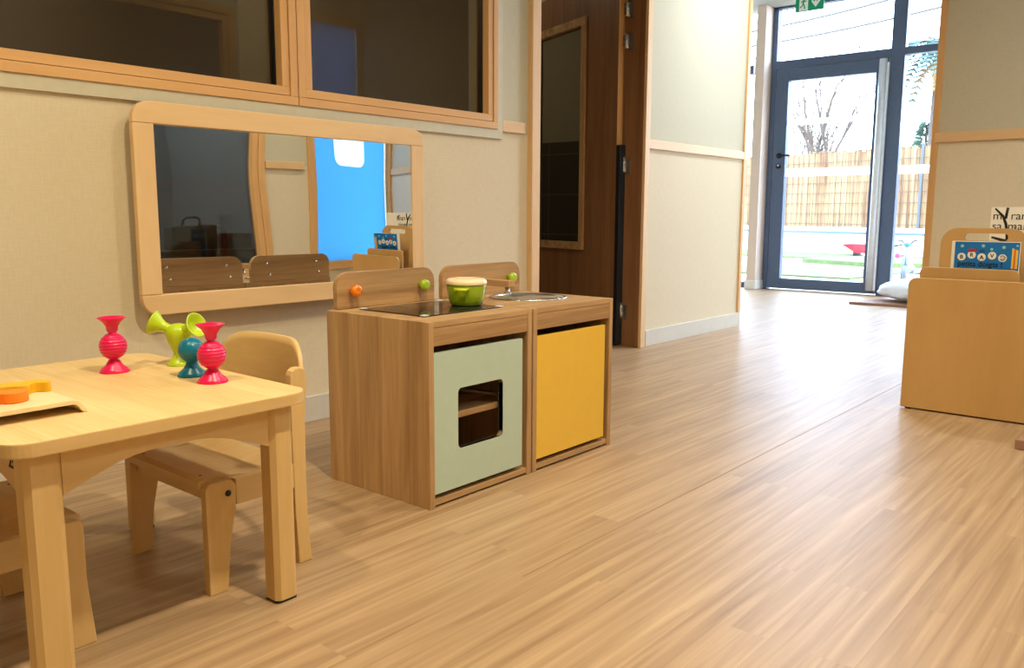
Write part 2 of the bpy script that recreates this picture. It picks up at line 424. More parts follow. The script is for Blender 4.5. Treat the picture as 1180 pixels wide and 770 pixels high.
# end-of-wall trim
struct(MB().box(5.335,-.012,.093,5.372,.02,HC,.002),'trim_3','trimZ')
# doorway post trims
struct(MB().box(3.076,-.028,0,3.136,WT,HC,.003),'trim_4','pineZ')
struct(MB().box(4.083,-.016,0,4.131,.02,HC,.002),'trim_5','pineZ')
struct(MB().box(4.078,.0,0,4.12,.13,2.12,.002),'trim_6','doorwoodZ')

# window 1 & 2 in the left wall
struct(MB().prism([(-1.6,1.085),(2.885,1.085),(2.885,2.16),(-1.6,2.16)],'Y',-.012,0,holes=[[(-.42,1.125),(2.85,1.125),(2.85,2.12),(-.42,2.12)]]),'trim_7','greige')
def frame_bars(mb,x0,x1,z0,z1,w,ya,yb,mx,mz,bev=.002):
    mb.box(x0,ya,z0,x1,yb,z0+w,bev,mx); mb.box(x0,ya,z1-w,x1,yb,z1,bev,mx)
    mb.box(x0,ya,z0+w,x0+w,yb,z1-w,bev,mz); mb.box(x1-w,ya,z0+w,x1,yb,z1-w,bev,mz)
for k,(x0,x1) in enumerate(((.02,1.801),(1.805,2.85))):
    w=sroot('window_%d'%(k+1),(x0,0,WB))
    mb=MB(); frame_bars(mb,x0,x1,WB,2.12,.029,-.018,.09,'trimX','trimZ'); mb.build('window_frame','trimX',w)
    mb=MB(); frame_bars(mb,x0+.031,x1-.031,WB+.031,2.12-.031,.029,-.014,.055,'trimX','trimZ'); mb.build('window_sash','trimX',w)
    g=MB().box(x0+.045,.028,WB+.045,x1-.045,.034,2.12-.045).build('window_glass','glassdark',w)
    mb=MB(); frame_bars(mb,x0+.0585,x1-.0585,WB+.0585,2.12-.0585,.006,.02,.05,'black','black',0); mb.build('gasket','black',w)
# rooms behind the left wall
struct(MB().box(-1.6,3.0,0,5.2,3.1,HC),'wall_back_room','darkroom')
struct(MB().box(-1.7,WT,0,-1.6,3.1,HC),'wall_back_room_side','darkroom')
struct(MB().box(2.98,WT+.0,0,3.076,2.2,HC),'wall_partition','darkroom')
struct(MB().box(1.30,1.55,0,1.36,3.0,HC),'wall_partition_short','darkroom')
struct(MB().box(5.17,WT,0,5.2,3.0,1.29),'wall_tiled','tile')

# ---------------------------------------------------------------- interior door standing open
th=math.radians(69); D=Vector((math.cos(th),math.sin(th),0)); N=Vector((math.sin(th),-math.cos(th),0))
S0=Vector((4.055,.155,0))
dr=sroot('door_1',S0)
# built along local x = D, local y = -N (towards the room side), then placed
T=Matrix(((D.x,-N.x,0,S0.x),(D.y,-N.y,0,S0.y),(0,0,1,0),(0,0,0,1)))   # det -> +1
LW=1.0; LT=.04
mb=MB(); mb.prism([(0,.008),(LW,.008),(LW,2.08),(0,2.08)],'Y',-LT,0,holes=[[(.318,.54),(.94,.54),(.94,1.897),(.318,1.897)]]); mb.xform(T); mb.build('door_leaf','doorwoodZ',dr)
mb=MB(); frame_bars(mb,.318,.94,.54,1.897,.046,-LT-.008,.012,'oakX','oakZ'); mb.xform(T); tag(mb.build('window_trim','oakZ',dr),'orange-brown bead around the door pane')
mb=MB().box(.36,-LT/2-.003,.58,.90,-LT/2+.003,1.86); mb.xform(T); mb.build('window_glass','glassdark',dr)
mb=MB().box(-.001,-LT,1.14,.0005,0,2.08).xform(T); tag(mb.build('edge_strip','trimZ',dr),'bright wooden edge of the leaf')
mb=MB().box(-.034,-LT-.02,.01,.0,.002,1.14,.004).xform(T); tag(mb.build('finger_guard','black',dr),'black hinge guard strip')
for hz in (.165,.99,1.66,1.83):
    mb=MB()
    mb.tube([(4.067,.112,hz),(4.067,.112,hz+.085)],.007,10)
    mb.box(4.066,.112,hz+.01,4.079,.13,hz+.07)
    mb.box(4.072,.075,hz-.01,4.0785,.112,hz+.075)
    mb.build('hinge','chrome',dr)

# ---------------------------------------------------------------- glass front
gf=sroot('window_3',(GX,-.5,0))
Y1=1.115; DL=1.045; DR=.0
def fb(mb,y0,y1,z0,z1,x0=GX-.02,x1=GX+.06,bev=.002): mb.box(x0,y0,z0,x1,y1,z1,bev); return mb
# fixed frames
fb(MB(),1.062,1.112,0,HC).build('mullion','frame',gf)
fb(MB(),-.14,-.018,0,HC).build('mullion','frame',gf)
fb(MB(),-.018,1.062,2.178,2.255).build('transom','frame',gf)
fb(MB(),-3.0,-.14,2.188,2.25).build('transom','frame',gf)
fb(MB(),-3.0,-.14,0,.055).build('bottom_rail','frame',gf)
fb(MB(),-3.0,1.112,HC-.02,HC+.0).build('head_rail','frame',gf)
fb(MB(),-1.45,-1.39,0,HC).build('mullion','frame',gf)
fb(MB(),1.30,3.2,2.16,2.245).build('transom','frame',gf)
fb(MB(),1.2,3.2,0,.055).build('bottom_rail','frame',gf)
fb(MB(),2.3,2.36,0,HC).build('mullion','frame',gf)
for a,b,z0,z1 in ((-.018,1.062,2.255,HC-.02),(-1.39,-.14,2.25,HC-.02),(-3,-1.45,2.25,HC-.02),(-1.39,-.14,.055,2.188),(-3,-1.45,.055,2.188),(1.2,2.3,.055,2.16),(1.2,2.3,2.245,HC),(2.36,3.2,.055,2.16),(2.36,3.2,2.245,HC)):
    MB().box(GX+.02,a,z0,GX+.026,b,z1).build('glass_pane','glass',gf)
MB().box(GX+.014,-1.39,1.13,GX+.018,-.14,1.205).build('frosted_band','frost',gf)
# door leaf
d2=sroot('door_2',(GX,.52,0))
mb=MB(); X0,X1=GX-.03,GX+.04
lo,hi=-.012,1.055
mb.box(X0,.925,.012,X1,hi,2.172,.003); mb.box(X0,lo,.012,X1,.100,2.172,.003)
mb.box(X0,.100,.012,X1,.925,.115,.003); mb.box(X0,.100,2.055,X1,.925,2.172,.003)
mb.build('door_frame','frame',d2)
MB().box(GX,.095,.11,GX+.006,.93,2.06).build('glass_pane','glass',d2)
MB().box(GX-.006,.100,1.13,GX-.002,.925,1.205).build('frosted_band','frost',d2)
MB().box(GX-.006,.100,1.63,GX-.002,.925,1.68).build('frosted_band','frost',d2)
mb=MB()
# full-height rounded guard strip on the pull side
mb.lathe([(0,0),(.034,0),(.034,2.12),(0,2.12)],0,0,0,20,M4=Matrix.Translation((GX-.045,.035,.045)))
tag(mb.build('edge_guard','alu',d2),'silver full-height guard tube')
mb=MB().box(GX-.06,-.02,.045,GX-.035,.0,2.13,.004); mb.build('guard_cover','alu',d2)
mb=MB(); mb.lathe([(0,0),(.026,0),(.026,.012),(.012,.012),(.012,.05),(0,.05)],0,0,0,16,M4=Matrix.Translation((GX-.03,.985,1.335))@Matrix.Rotation(-PI/2,4,'Y'))
mb.tube([(GX-.075,.985,1.335),(GX-.08,.95,1.335),(GX-.08,.86,1.332)],.010,10)
mb.build('door_handle','black',d2)
mb=MB(); mb.lathe([(0,0),(.026,0),(.024,.01),(0,.01)],0,0,0,16,M4=Matrix.Translation((GX-.03,.988,1.235))@Matrix.Rotation(-PI/2,4,'Y'))
kk=mb.build('lock_rosette','black',d2)
MB().sphere((GX-.042,.988,1.240),.012).build('lock_cylinder','chrome',d2)
for z in (.18,1.02,1.95):
    MB().box(GX-.045,1.05,z,GX-.02,1.066,z+.08,.002).build('hinge','frame',d2)
# pillar left of the door
struct(MB().box(8.10,1.115,0,8.30,1.21,HC,.004),'trim_8','pillar')
struct(MB().box(8.088,1.103,0,8.31,1.222,.09,.003),'baseboard_pillar','white')

# ---------------------------------------------------------------- right wall (faces the camera)
wr=sroot('wall_right',(4.66,-2.2,0))
MB().box(4.66,-3.0,0,4.80,-1.34,1.14).build('lower_wall_covering','wally',wr)
MB().box(4.66,-3.0,1.14,4.80,-1.34,HC).build('upper_wall_panel','wallupy',wr)
struct(MB().box(4.648,-3.0,1.117,4.66,-1.345,1.165,.003),'trim_9','pineY')
struct(MB().box(4.650,-1.362,0,4.81,-1.33,HC,.003),'trim_10','trimZ')
struct(MB().box(4.648,-3.0,0,4.66,-1.365,.093,.002),'baseboard_right','skirting')

# ---------------------------------------------------------------- wall behind the camera, seen in the mirror
OY=-3.0
wo=sroot('wall_opposite',(3,OY,0))
def ow(x0,x1,z0,z1,mat,nm): MB().box(x0,OY-.12,z0,x1,OY,z1).build(nm,mat,wo)
ow(-1.6,1.2,0,1.14,'wall','lower_wall_covering'); ow(-1.6,1.2,1.14,HC,'wallup','upper_wall_panel')
ow(1.2,3.49,0,.30,'wall','lower_wall_covering'); ow(1.2,3.49,2.2,HC,'wallup','upper_wall_panel')
ow(3.49,3.83,0,1.14,'wall','lower_wall_covering'); ow(3.49,3.83,1.14,HC,'wallup','upper_wall_panel')
ow(3.83,4.80,0,.36,'wall','lower_wall_covering'); ow(3.83,4.80,2.3,HC,'wallup','upper_wall_panel'); ow(4.72,4.80,.36,2.3,'wallup','upper_wall_panel')
ow(4.80,8.3,0,HC,'wallup','upper_wall_panel')
struct(MB().box(3.50,OY,1.117,3.80,OY+.012,1.165,.003),'trim_11','pineX')
struct(MB().box(-1.6,OY,0,4.64,OY+.012,.093,.002),'baseboard_opposite','skirting')
struct(MB().box(-1.7,-3.2,0,-1.6,0,HC),'wall_behind','wallupy')
struct(MB().box(5.36,3.2,0,8.3,3.3,HC),'wall_corridor_end','white')
# dark internal window
w4=sroot('window_4',(2.3,OY,.3))
mb=MB(); frame_bars(mb,1.2,3.49,.30,2.2,.055,OY-.08,OY+.014,'trimX','trimZ'); mb.build('window_frame','trimX',w4)
mb=MB(); frame_bars(mb,1.257,3.433,.357,2.143,.045,OY-.06,OY+.008,'trimX','trimZ'); mb.build('window_sash','trimX',w4)
MB().box(1.29,OY-.045,.39,3.40,OY-.04,2.11).build('window_glass','glassdark',w4)
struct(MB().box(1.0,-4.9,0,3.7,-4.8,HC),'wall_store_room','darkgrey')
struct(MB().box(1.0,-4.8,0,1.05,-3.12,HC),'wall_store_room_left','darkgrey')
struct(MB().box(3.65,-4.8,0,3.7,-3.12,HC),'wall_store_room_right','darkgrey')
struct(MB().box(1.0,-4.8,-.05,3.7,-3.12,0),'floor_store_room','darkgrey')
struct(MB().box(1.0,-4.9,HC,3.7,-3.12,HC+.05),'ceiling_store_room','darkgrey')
# blue window
w5=sroot('window_5',(4.25,OY,.4))
mb=MB(); frame_bars(mb,3.83,4.70,.36,2.3,.06,OY-.10,OY+.012,'trimX','trimZ'); mb.build('window_frame','trimX',w5)
hl=rrect(4.10,1.17,4.42,1.7,.06)
MB().prism([(3.88,.41),(4.62,.41),(4.62,2.25),(3.88,2.25)],'Y',OY-.037,OY-.035,holes=[hl]).build('blue_panel','bluefilm',w5)
MB().prism(hl,'Y',OY-.037,OY-.035).build('rounded_print','whitereflect',w5)  # bright reflection drawn in as a white translucent patch
mb=MB(); mb.box(4.625,OY-.06,.41,4.645,OY-.02,2.25,.002,'greige'); mb.box(4.65,OY-.06,.41,4.657,OY-.03,2.25,0,'black'); mb.build('side_channel','greige',w5)

# ---------------------------------------------------------------- wall mirror
my=-.065
mr=root('wall_mirror',(1.77,0,.45),'wide wall mirror in a pale wooden frame with rounded corners, hung under the windows','mirror')
def cz(n): return n
X0,X1,Z0,Z1=1.189,2.349,.449,1.082; fwd=.063
# top and bottom bars with outer rounded corners, side bars between them
MB().prism(rrect(X0,Z1-.064,X1,Z1,.055,corners=(0,0,1,1)),'Y',my,my+.022,bev=.003).build('frame_bar','mirrorwoodX',mr)
MB().prism(rrect(X0,Z0,X1,Z0+.062,.055,corners=(1,1,0,0)),'Y',my,my+.022,bev=.003).build('frame_bar','mirrorwoodX',mr)
MB().box(X0,my,Z0+.0625,X0+.064,my+.022,Z1-.0645,.003).build('frame_bar','mirrorwoodZ',mr)
MB().box(X1-.064,my,Z0+.0625,X1,my+.022,Z1-.0645,.003).build('frame_bar','mirrorwoodZ',mr)
MB().box(X0+.05,my+.024,Z0+.05,X1-.05,-.002,Z1-.05).build('back_box','black',mr)
# glass, tilted a hair out of true
mb=MB().box(-.525,0,-.262,.525,.002,.262)
n=Vector((math.sin(math.radians(-.84)),-1,math.sin(math.radians(.45)))).normalized()
q=Vector((0,-1,0)).rotation_difference(n).to_matrix().to_4x4()
mb.xform(Matrix.Translation((1.767,my+.010,.765))@q)
mb.build('mirror_glass','mirror',mr)

# ---------------------------------------------------------------- play kitchen
def carcass(rt_,x0,x1,door_mat,win):
    t=.018; yF,yB=-1.013,-.604; H=.488
    xi0,xi1=x0+t,x1-t
    MB().box(x0,yF,0,xi0,yB,H,.0012).build('side_panel','oakZ',rt_)
    MB().box(xi1,yF,0,x1,yB,H,.0012).build('side_panel','oakZ',rt_)
    MB().box(xi0,yB-.012,.02,xi1,yB-.004,H-.015).build('back_panel','oakZ',rt_)
    MB().box(xi0+.0004,yF+.002,.425,xi1-.0004,yF+.02,.4725,.0008).build('fascia','oakX',rt_)
    MB().box(xi0,yF+.004,.006,xi1,yB-.012,.022,.0008).build('bottom_panel','oakX',rt_)
    MB().box(xi0+.0006,yF+.03,.215,xi1-.0006,yB-.013,.231,.0008).build('shelf','oakX',rt_)
def board(rt_,x0,x1,label):
    mb=MB().prism(rrect(x0,.489,x1,.592,.042,corners=(0,0,1,1)),'Y',-.622,-.604,bev=.001)
    b=mb.build('back_board','oakX',rt_)
    for sx in (x0+.07,x1-.07):
        for zz in (.515,.560):
            mb=MB().lathe([(0,0),(.006,0),(.005,.003),(0,.003)],0,0,0,12,M4=Matrix.Translation((sx+(.0 if zz>.53 else .012),-.604,zz))@Matrix.Rotation(-PI/2,4,'X'))
            mb.build('screw','chrome',b)
    return b
def knob(rt_,x,z,mat,lab):
    mb=MB(); p=[(0,0),(.009,0),(.008,.010),(.0145,.013),(.0175,.020),(.016,.028),(.010,.032),(.004,.0315),(0,.030)]
    mb.lathe(p,0,0,0,24,M4=Matrix.Translation((x,-.622,z))@Matrix.Rotation(PI/2,4,'X'))
    tag(mb.build('knob',mat,rt_),lab)
# stove
k1=root('play_stove',(1.655,-.81,0),'wooden play cooker with a mint green oven door and a black hob','play kitchen')
U1=(1.450,1.861); U2=(1.868,2.279)
carcass(k1,*U1,'mint',True)
MB().box(U1[0]+.0182,-1.012,.4735,U1[1]-.0182,-.604,.488,.0008).build('worktop','oakX',k1)
mb=MB().prism([(1.4695,.036),(1.8215,.036),(1.8215,.407),(1.4695,.407)],'Y',-1.011,-.995,holes=[rrect(1.557,.141,1.737,.304,.013)])
dd=mb.build('oven_door','mint',k1); tag(dd,'mint green oven door with a square opening')
mb=MB().prism(rrect(1.555,.139,1.739,.306,.014),'Y',-1.0105,-.9955,holes=[rrect(1.557,.141,1.737,.304,.013)]); tag(mb.build('opening_edge','oakX',dd),'bare wood edge of the opening')
board(k1,1.474,1.855,'')
knob(k1,1.526,.540,'knobo','orange round knob'); knob(k1,1.794,.540,'knobg','lime green round knob')
hb=MB().box(1.520,-.925,.4882,1.835,-.662,.4912,.001).build('hob','hob',k1); tag(hb,'black glass hob')
for (cx,cy,r) in ((1.60,-.74,.045),(1.60,-.865,.034),(1.76,-.735,.034),(1.755,-.845,.048)):
    mb=MB()
    for rr in (r,r*.55):
        mb.lathe([(rr-.0022,.0),(rr-.0022,.0003),(rr,.0003),(rr,0)],cx,cy,.4911,40)
    mb.build('hob_ring','ring',hb)
for (cx,cy) in ((1.527,-.918),(1.828,-.918),(1.527,-.669),(1.828,-.669)):
    MB().box(cx-.009,cy-.009,.4905,cx+.009,cy+.009,.493,.0015).build('corner_cap','alu',hb)
# sink
k2=root('play_sink_unit',(2.07,-.81,0),'wooden play sink unit with a plain yellow door, right of the cooker','play kitchen')
carcass(k2,*U2,'yellow',False)
SX,SY,SR=2.116,-.79,.122
circ=[(SX+(SR-.008)*math.cos(2*PI*k/40),SY+(SR-.008)*math.sin(2*PI*k/40)) for k in range(40)]
MB().prism([(U2[0]+.0182,-1.012),(U2[1]-.0182,-1.012),(U2[1]-.0182,-.604),(U2[0]+.0182,-.604)],'Z',.4735,.488,holes=[circ]).build('worktop','oakX',k2)
tag(MB().box(1.8885,-1.011,.036,2.2395,-.995,.405,.001).build('cupboard_door','yellow',k2),'yellow cupboard door')
board(k2,1.892,2.275,'')
knob(k2,1.944,.540,'knobo','orange round knob'); knob(k2,2.212,.540,'knobg','lime green round knob')
mb=MB(); mb.lathe([(SR+.005,.4882),(SR+.006,.4905),(SR,.4925),(SR-.010,.490),(SR-.016,.478),(SR-.022,.455),(SR-.045,.443),(.02,.441),(0,.4405),(0,.4395),(.02,.4395),(SR-.043,.441),(SR-.019,.452),(SR-.0135,.477),(SR-.0095,.4872)],SX,SY,0,48)
# close the profile
bs=mb.build('basin','steel',k2); tag(bs,'round steel washing bowl')
MB().lathe([(0,0),(.014,0),(.012,.003),(0,.002)],SX,SY,.441,20).build('drain','chrome',bs)
tp=MB().box(1.965,-.835,.533,1.995,-.622,.553,.002).build('tap_arm','oakY',k2)
mb=MB(); mb.lathe([(0,0),(.013,0),(.008,.008),(.007,.022),(0,.022)],1.98,-.818,.511,16); mb.build('spout','chrome',tp)

# pot on the hob
pc=Vector((1.790,-.822,.4916))
pt=root('toy_saucepan',pc,'small lime green toy pot with a cream lid standing on the play hob','pot')
mb=MB(); mb.lathe([(0,.004),(.030,.003),(.040,.0),(.046,.003),(.052,.016),(.058,.056),(.0575,.0605),(.055,.0605),(.050,.018),(0,.012)],*pc,40); mb.build('pot_body','potgreen',pt)
mb=MB(); mb.lathe([(0,.0606),(.0600,.0606),(.0612,.064),(.060,.072),(.054,.078),(.044,.0795),(.024,.080),(.022,.0785),(0,.0785)],*pc,40); tag(mb.build('lid','potlid',pt),'cream lid')
hd=(Vector((CAM.x,CAM.y,0))-Vector((pc.x,pc.y,0))).normalized(); hs=Vector((-hd.y,hd.x,0))
ang=math.radians(-14); hd2=Matrix.Rotation(ang,3,'Z')@hd; 
for sgn in (1,-1):
    d_=hd2*sgn; s_=Vector((-d_.y,d_.x,0)); c=pc+Vector((0,0,.050))
    pts=[c+d_*.054+s_*.018,c+d_*.070+s_*.015,c+d_*.075,c+d_*.070-s_*.015,c+d_*.054-s_*.018]
    mb=MB().tube(pts,.0052,10); 
    o=mb.build('handle','pothandle',pt); tag(o,'lime plastic lug handle')

# ---------------------------------------------------------------- table
TH=.42
tb=root('toddler_table',(.695,-.85,0),'low square pale wooden children\'s table with rounded corners and arched aprons','table')
tx0,tx1,ty0,ty1=.425,.966,-1.192,-.512
MB().prism(rrect(tx0,ty0,tx1,ty1,.045,n=8),'Z',TH-.024,TH,bev=.0025).build('tabletop','tableY',tb)
tt=[o for o in tb.children if o.name.startswith('tabletop')] or [bpy.data.objects['tabletop']]
tt=tt[0]; tt.data.materials.append(M['beechX'])
for p in tt.data.polygons:
    if abs(p.normal.z)<.6: p.material_index=1  # darker beech on the edge faces paints in their shade
def chamf(x0,y0,x1,y1,c,sc=1):
    return [(x0+c,y0),(x1-c,y0),(x1,y0+c),(x1,y1-c),(x1-c,y1),(x0+c,y1),(x0,y1-c),(x0,y0+c)]
for (lx0,lx1) in ((.456,.512),(.886,.936)):
    for (ly0,ly1) in ((-1.168,-1.120),(-.590,-.542)):
        MB().prism(chamf(lx0,ly0,lx1,ly1,.009),'Z',.006,TH-.0245).build('leg','beechZ',tb)
        MB().box(lx0+.004,ly0+.004,0,lx1-.004,ly1-.004,.006).build('foot_pad','black',tb)
def arch(a0,a1,ztop,zend,zmid,n=16):
    P=[(a0,ztop),(a1,ztop)]
    for k in range(n+1):
        t=k/n; a=a1+(a0-a1)*t; s=min(1,min(t,1-t)/.42); s=math.sin(s*PI/2)
        P.append((a,zend+(zmid-zend)*s))
    return P[::-1]
for y in (-1.160,-.568):
    MB().prism(arch(.5125,.8855,TH-.0245,.318,.362),'Y',y,y+.018,bev=.0015).build('apron','beechX',tb)
ap=None
for x in (.466,.908):
    ap=MB().prism(arch(-1.1195,-.5905,TH-.0245,.318,.362),'X',x,x+.018,bev=.0015).build('apron','beechY',tb)
    if x<.5:
        t=text_mb('25',.030,(.4655,-1.094,.361),(0,-1,0),(0,0,1),bold=True); tag(t.build('stamp','ink',ap),'black stamped mark')

# ---------------------------------------------------------------- chairs
def make_chair(x,yc,face,label,lean=.0):
    """front at x, seat runs away from it in direction -face"""
    s=-face
    r=root('toddler_chair',(x+s*.13,yc,0),label,'chair','toddler chairs at the table')
    def X(d): return x+s*d
    hw=.168
    # legs: flat boards
    for sy in (-1,1):
        ya,yb=(yc+sy*hw,yc+sy*(hw-.020))
        ya,yb=min(ya,yb),max(ya,yb)
        # front leg outline (d,z)
        o=[(.002-lean,.0),(.042-lean*.6,.0),(.052,.10),(.066,.165),(.068,.205)]
        for k in range(5): a=k/4*PI/2; o.append((.048+.020*math.cos(a),.213+.018*math.sin(a)))
        for k in range(5): a=PI/2+k/4*PI/2; o.append((.016+.014*math.cos(a),.217+.014*math.sin(a)))
        o+= [(.002,.12)]
        pts=[(X(d),z) for d,z in o]
        lg=MB().prism(pts,'Y',ya,yb,bev=.0025).build('leg','beechZ',r)
        mb=MB(); yy=ya-.0005 if sy<0 else yb+.0005
        mb.lathe([(0,-.001),(.0065,-.001),(.0065,.0012),(0,.0012)],0,0,0,16,M4=Matrix.Translation((X(.050),yy,.203))@Matrix.Rotation(PI/2,4,'X')); mb.build('bolt_cap','black',lg)
        # rear upright
        o=[(.214,.0),(.247,.0),(.239,.10),(.238,.20),(.240,.32),(.246,.40),(.246,.418)]
        for k in range(6): a=k/5*PI; o.append((.227+.020*math.cos(a),.418+.016*math.sin(a)))
        o+=[(.205,.39),(.206,.24),(.208,.12)]
        MB().prism([(X(d),z) for d,z in o],'Y',ya,yb,bev=.0025).build('leg','beechZ',r)
        # side rail
        yi0,yi1=(ya+.001,yb-.001)
        MB().box(X(.0685),yi0,.174,X(.2075),yi1,.2275,.0015).build('side_rail','beechX',r)
    MB().box(X(.016),yc-hw+.0205,.190,X(.032),yc+hw-.0205,.214,.0015).build('front_rail','beechY',r)
    # seat: dished plywood
    mb=MB(); n=14
    top=[];bot=[]
    for k in range(n+1):
        d=-.002+.215*k/n; t=k/n
        z=.236-.010*math.sin(PI*min(1,max(0,(t-.2)/.75)))**2
        if k==0: z-=.004
        top.append((X(d),z)); bot.append((X(d),z-.014))
    y0,y1=yc-hw+.0205,yc+hw-.0205
    mb.prism(top+bot[::-1],'Y',y0,y1,bev=.001)
    mb.build('seat','beechX',r)
    for yy in (y0+.03,y1-.03):
        MB().lathe([(0,0),(.004,0),(.0035,.0012),(0,.0012)],X(.02),yy,.235,10).build('seat_screw','black',r)
    # curved plywood back
    mb=MB(); NU,NV=24,8; th_=.010; grid=[]
    wid=hw-.002
    for side in (0,1):
        G=[]
        for i in range(NU+1):
            u=-1+2*i/NU; row=[]
            yy=yc+u*wid
            bow=.222+.045*(1-u*u)+side*th_
            e=max(0,(abs(u)-.45)/.55)
            ztop=.484-.052*e**2.6-(.0 if abs(u)<1 else .012)
            zbot=.345+.02*e**2
            for j in range(NV+1):
                v=j/NV; row.append(mb.bm.verts.new((X(bow+.010*v),yy,zbot+(ztop-zbot)*v)))
            G.append(row)
        grid.append(G)
    F=[]
    for side in (0,1):
        G=grid[side]
        for i in range(NU):
            for j in range(NV): F.append(mb.bm.faces.new((G[i][j],G[i+1][j],G[i+1][j+1],G[i][j+1])))
    A,B=grid
    for i in range(NU):
        for j in (0,NV): F.append(mb.bm.faces.new((A[i][j],A[i+1][j],B[i+1][j],B[i][j])))
    for j in range(NV):
        for i in (0,NU): F.append(mb.bm.faces.new((A[i][j],A[i][j+1],B[i][j+1],B[i][j])))
    for f in F: f.smooth=True
    bmesh.ops.recalc_face_normals(mb.bm,faces=F)
    o=mb.build('backrest','beechY',r)
    return r
make_chair(.818,-.868,-1,'small beech chair beyond the table, curved back beside the pink toy')
make_chair(.588,-.875,1,'small beech chair at the left edge, mostly hidden behind the near table leg',lean=.010)

# ---------------------------------------------------------------- silicone toys on the table
def ribs(r0,z0,z1,R,n=9):
    out=[]
    zc=(z0+z1)/2; h=(z1-z0)/2
    for k in range(n*4+1):
        z=z0+(z1-z0)*k/(n*4); t=(z-zc)/h
        r=math.sqrt(max(0,1-t*t*.93))*R
        w=.0007*(1 if (k%4 in (1,2)) else -1) if abs(t)<.8 else 0
        out.append((r+w,z))
    return out
cup=[(.0,.0),(.030,.0),(.0305,.0015),(.026,.008),(.017,.016),(.0115,.026)]
def pink(loc,label):
    r=root('suction_toy',loc,label,'toy')
    mb=MB(); prof=cup+ribs(0,.028,.084,.0275)+[(.0115,.090),(.012,.098),(.018,.108),(.0275,.1165),(.0285,.118),(.026,.118),(.015,.108),(0,.102)]
    mb.lathe(prof,*loc,40); mb.build('toy_body','pink',r)
pink((.800,-.722,TH),'hot pink double-ended silicone suction toy standing alone near the middle of the table')
pink((.880,-.978,TH),'hot pink double-ended silicone suction toy, the one beside the teal ball toy')
bl=(.888,-.884,TH)
r=root('suction_toy',bl,'small teal silicone suction toy with a ball head on one round foot','toy')
MB().lathe(cup+[(.0115,.030)]+[( .0265*math.sin(a),.054-.0265*math.cos(a)) for a in [math.radians(25+k*155/16) for k in range(17)]],*bl,40).build('toy_body','teal',r)
gl=Vector((.935,-.745,TH))
r=root('suction_toy',gl,'lime green silicone suction toy with two trumpet arms raised, behind the teal one','toy')
mb=MB(); cg=[(a*.92,b) for a,b in cup]
mb.lathe(cg+[(.0125,.030),(.0165,.040),(.0215,.050),(.0255,.060),(.0275,.070),(.0262,.080),(.020,.088),(.010,.0925),(0,.0935)],*gl,36)
mb.build('toy_body','lime',r)
cr=Vector((.76,-.65,0))
for sgn,fwdk in ((-1,.0),(1,-.45)):
    side=Vector((rt.x,rt.y,0)).normalized()*sgn; 
    dirv=(side+Vector((0,0,.42))+Vector((fw.x,fw.y,0))*fwdk).normalized()
    base=gl+Vector((0,0,.072))+dirv*.014
    z=dirv; x=z.orthogonal().normalized(); y=z.cross(x)
    T=Matrix(((x.x,y.x,z.x,base.x),(x.y,y.y,z.y,base.y),(x.z,y.z,z.z,base.z),(0,0,0,1)))
    MB().lathe([(0,0),(.013,0),(.011,.012),(.0125,.022),(.017,.031),(.0275,.045),(.0285,.0465),(.026,.0465),(.015,.034),(0,.028)],0,0,0,32,M4=T).build('trumpet_arm','lime',r)

# ---------------------------------------------------------------- tray board with puzzle pieces
cb=root('bent_wood_tray',(.53,-.94,TH),'thin pale bent-wood tray board on the left corner of the table','tray')
mb=MB()
prof=[]; xa,xb=.400,.615; zt=TH+.024; t_=.008
prof=[(xa,zt-.001)]
prof+=[(xb-.035,zt)]
for k in range(1,7):
    a=k/6*math.radians(62); prof.append((xb-.035+.022*math.sin(a),zt-.027*(1-math.cos(a))))
ex,ez=prof[-1]; prof.append((ex+.0045,TH+.0005))
low=[]
for i,(x_,z_) in enumerate(prof):
    nx,nz=prof[min(i+1,len(prof)-1)][0]-prof[max(i-1,0)][0],prof[min(i+1,len(prof)-1)][1]-prof[max(i-1,0)][1]
    l=math.hypot(nx,nz); low.append((x_+nz/l*t_,max(TH+.0005,z_-nx/l*t_)))
mb.prism(prof+low[::-1],'Y',-1.050,-.830,bev=.001)
mb.box(xa,-1.05,TH+.0003,xa+.012,-.83,zt-.006)
mb.build('tray_board','boardw',cb)
def blob(cx,cy,pts,z0,h,mat,name,label,rot=0):
    c,s=math.cos(rot),math.sin(rot)
    P=[]
    n=len(pts)
    # smooth the closed outline (Chaikin)
    Q=[(x_,y_*1.35) for x_,y_ in pts]
    for _ in range(2):
        R=[]
        for i in range(len(Q)):
            a=Q[i]; b=Q[(i+1)%len(Q)]
            R+=[(a[0]*.75+b[0]*.25,a[1]*.75+b[1]*.25),(a[0]*.25+b[0]*.75,a[1]*.25+b[1]*.75)]
        Q=R
    P=[(cx+c*x-s*y,cy+s*x+c*y) for x,y in Q]
    return tag(MB().prism(P,'Z',z0,z0+h,bev=.001).build(name,mat),label,'puzzle piece')
zt2=zt+.0003
blob(.522,-.925,[(-.085,-.012),(-.04,-.020),(-.01,-.006),(.02,-.026),(.040,-.006),(.060,-.026),(.070,-.004),(.058,.016),(.03,.010),(.010,.022),(-.02,.008),(-.05,.020),(-.085,.012)],zt2,.017,'puzy','puzzle_piece','yellow wavy wooden puzzle piece lying along the back of the tray',math.radians(4))
blob(.492,-.983,[(-.06,-.020),(-.03,-.026),(-.012,-.002),(.01,-.020),(.034,-.016),(.046,.0),(.034,.016),(.008,.012),(-.008,.022),(-.03,.010),(-.06,.014)],zt2,.017,'puzo','puzzle_piece','orange wooden puzzle piece in front of the yellow one on the tray',math.radians(-2))

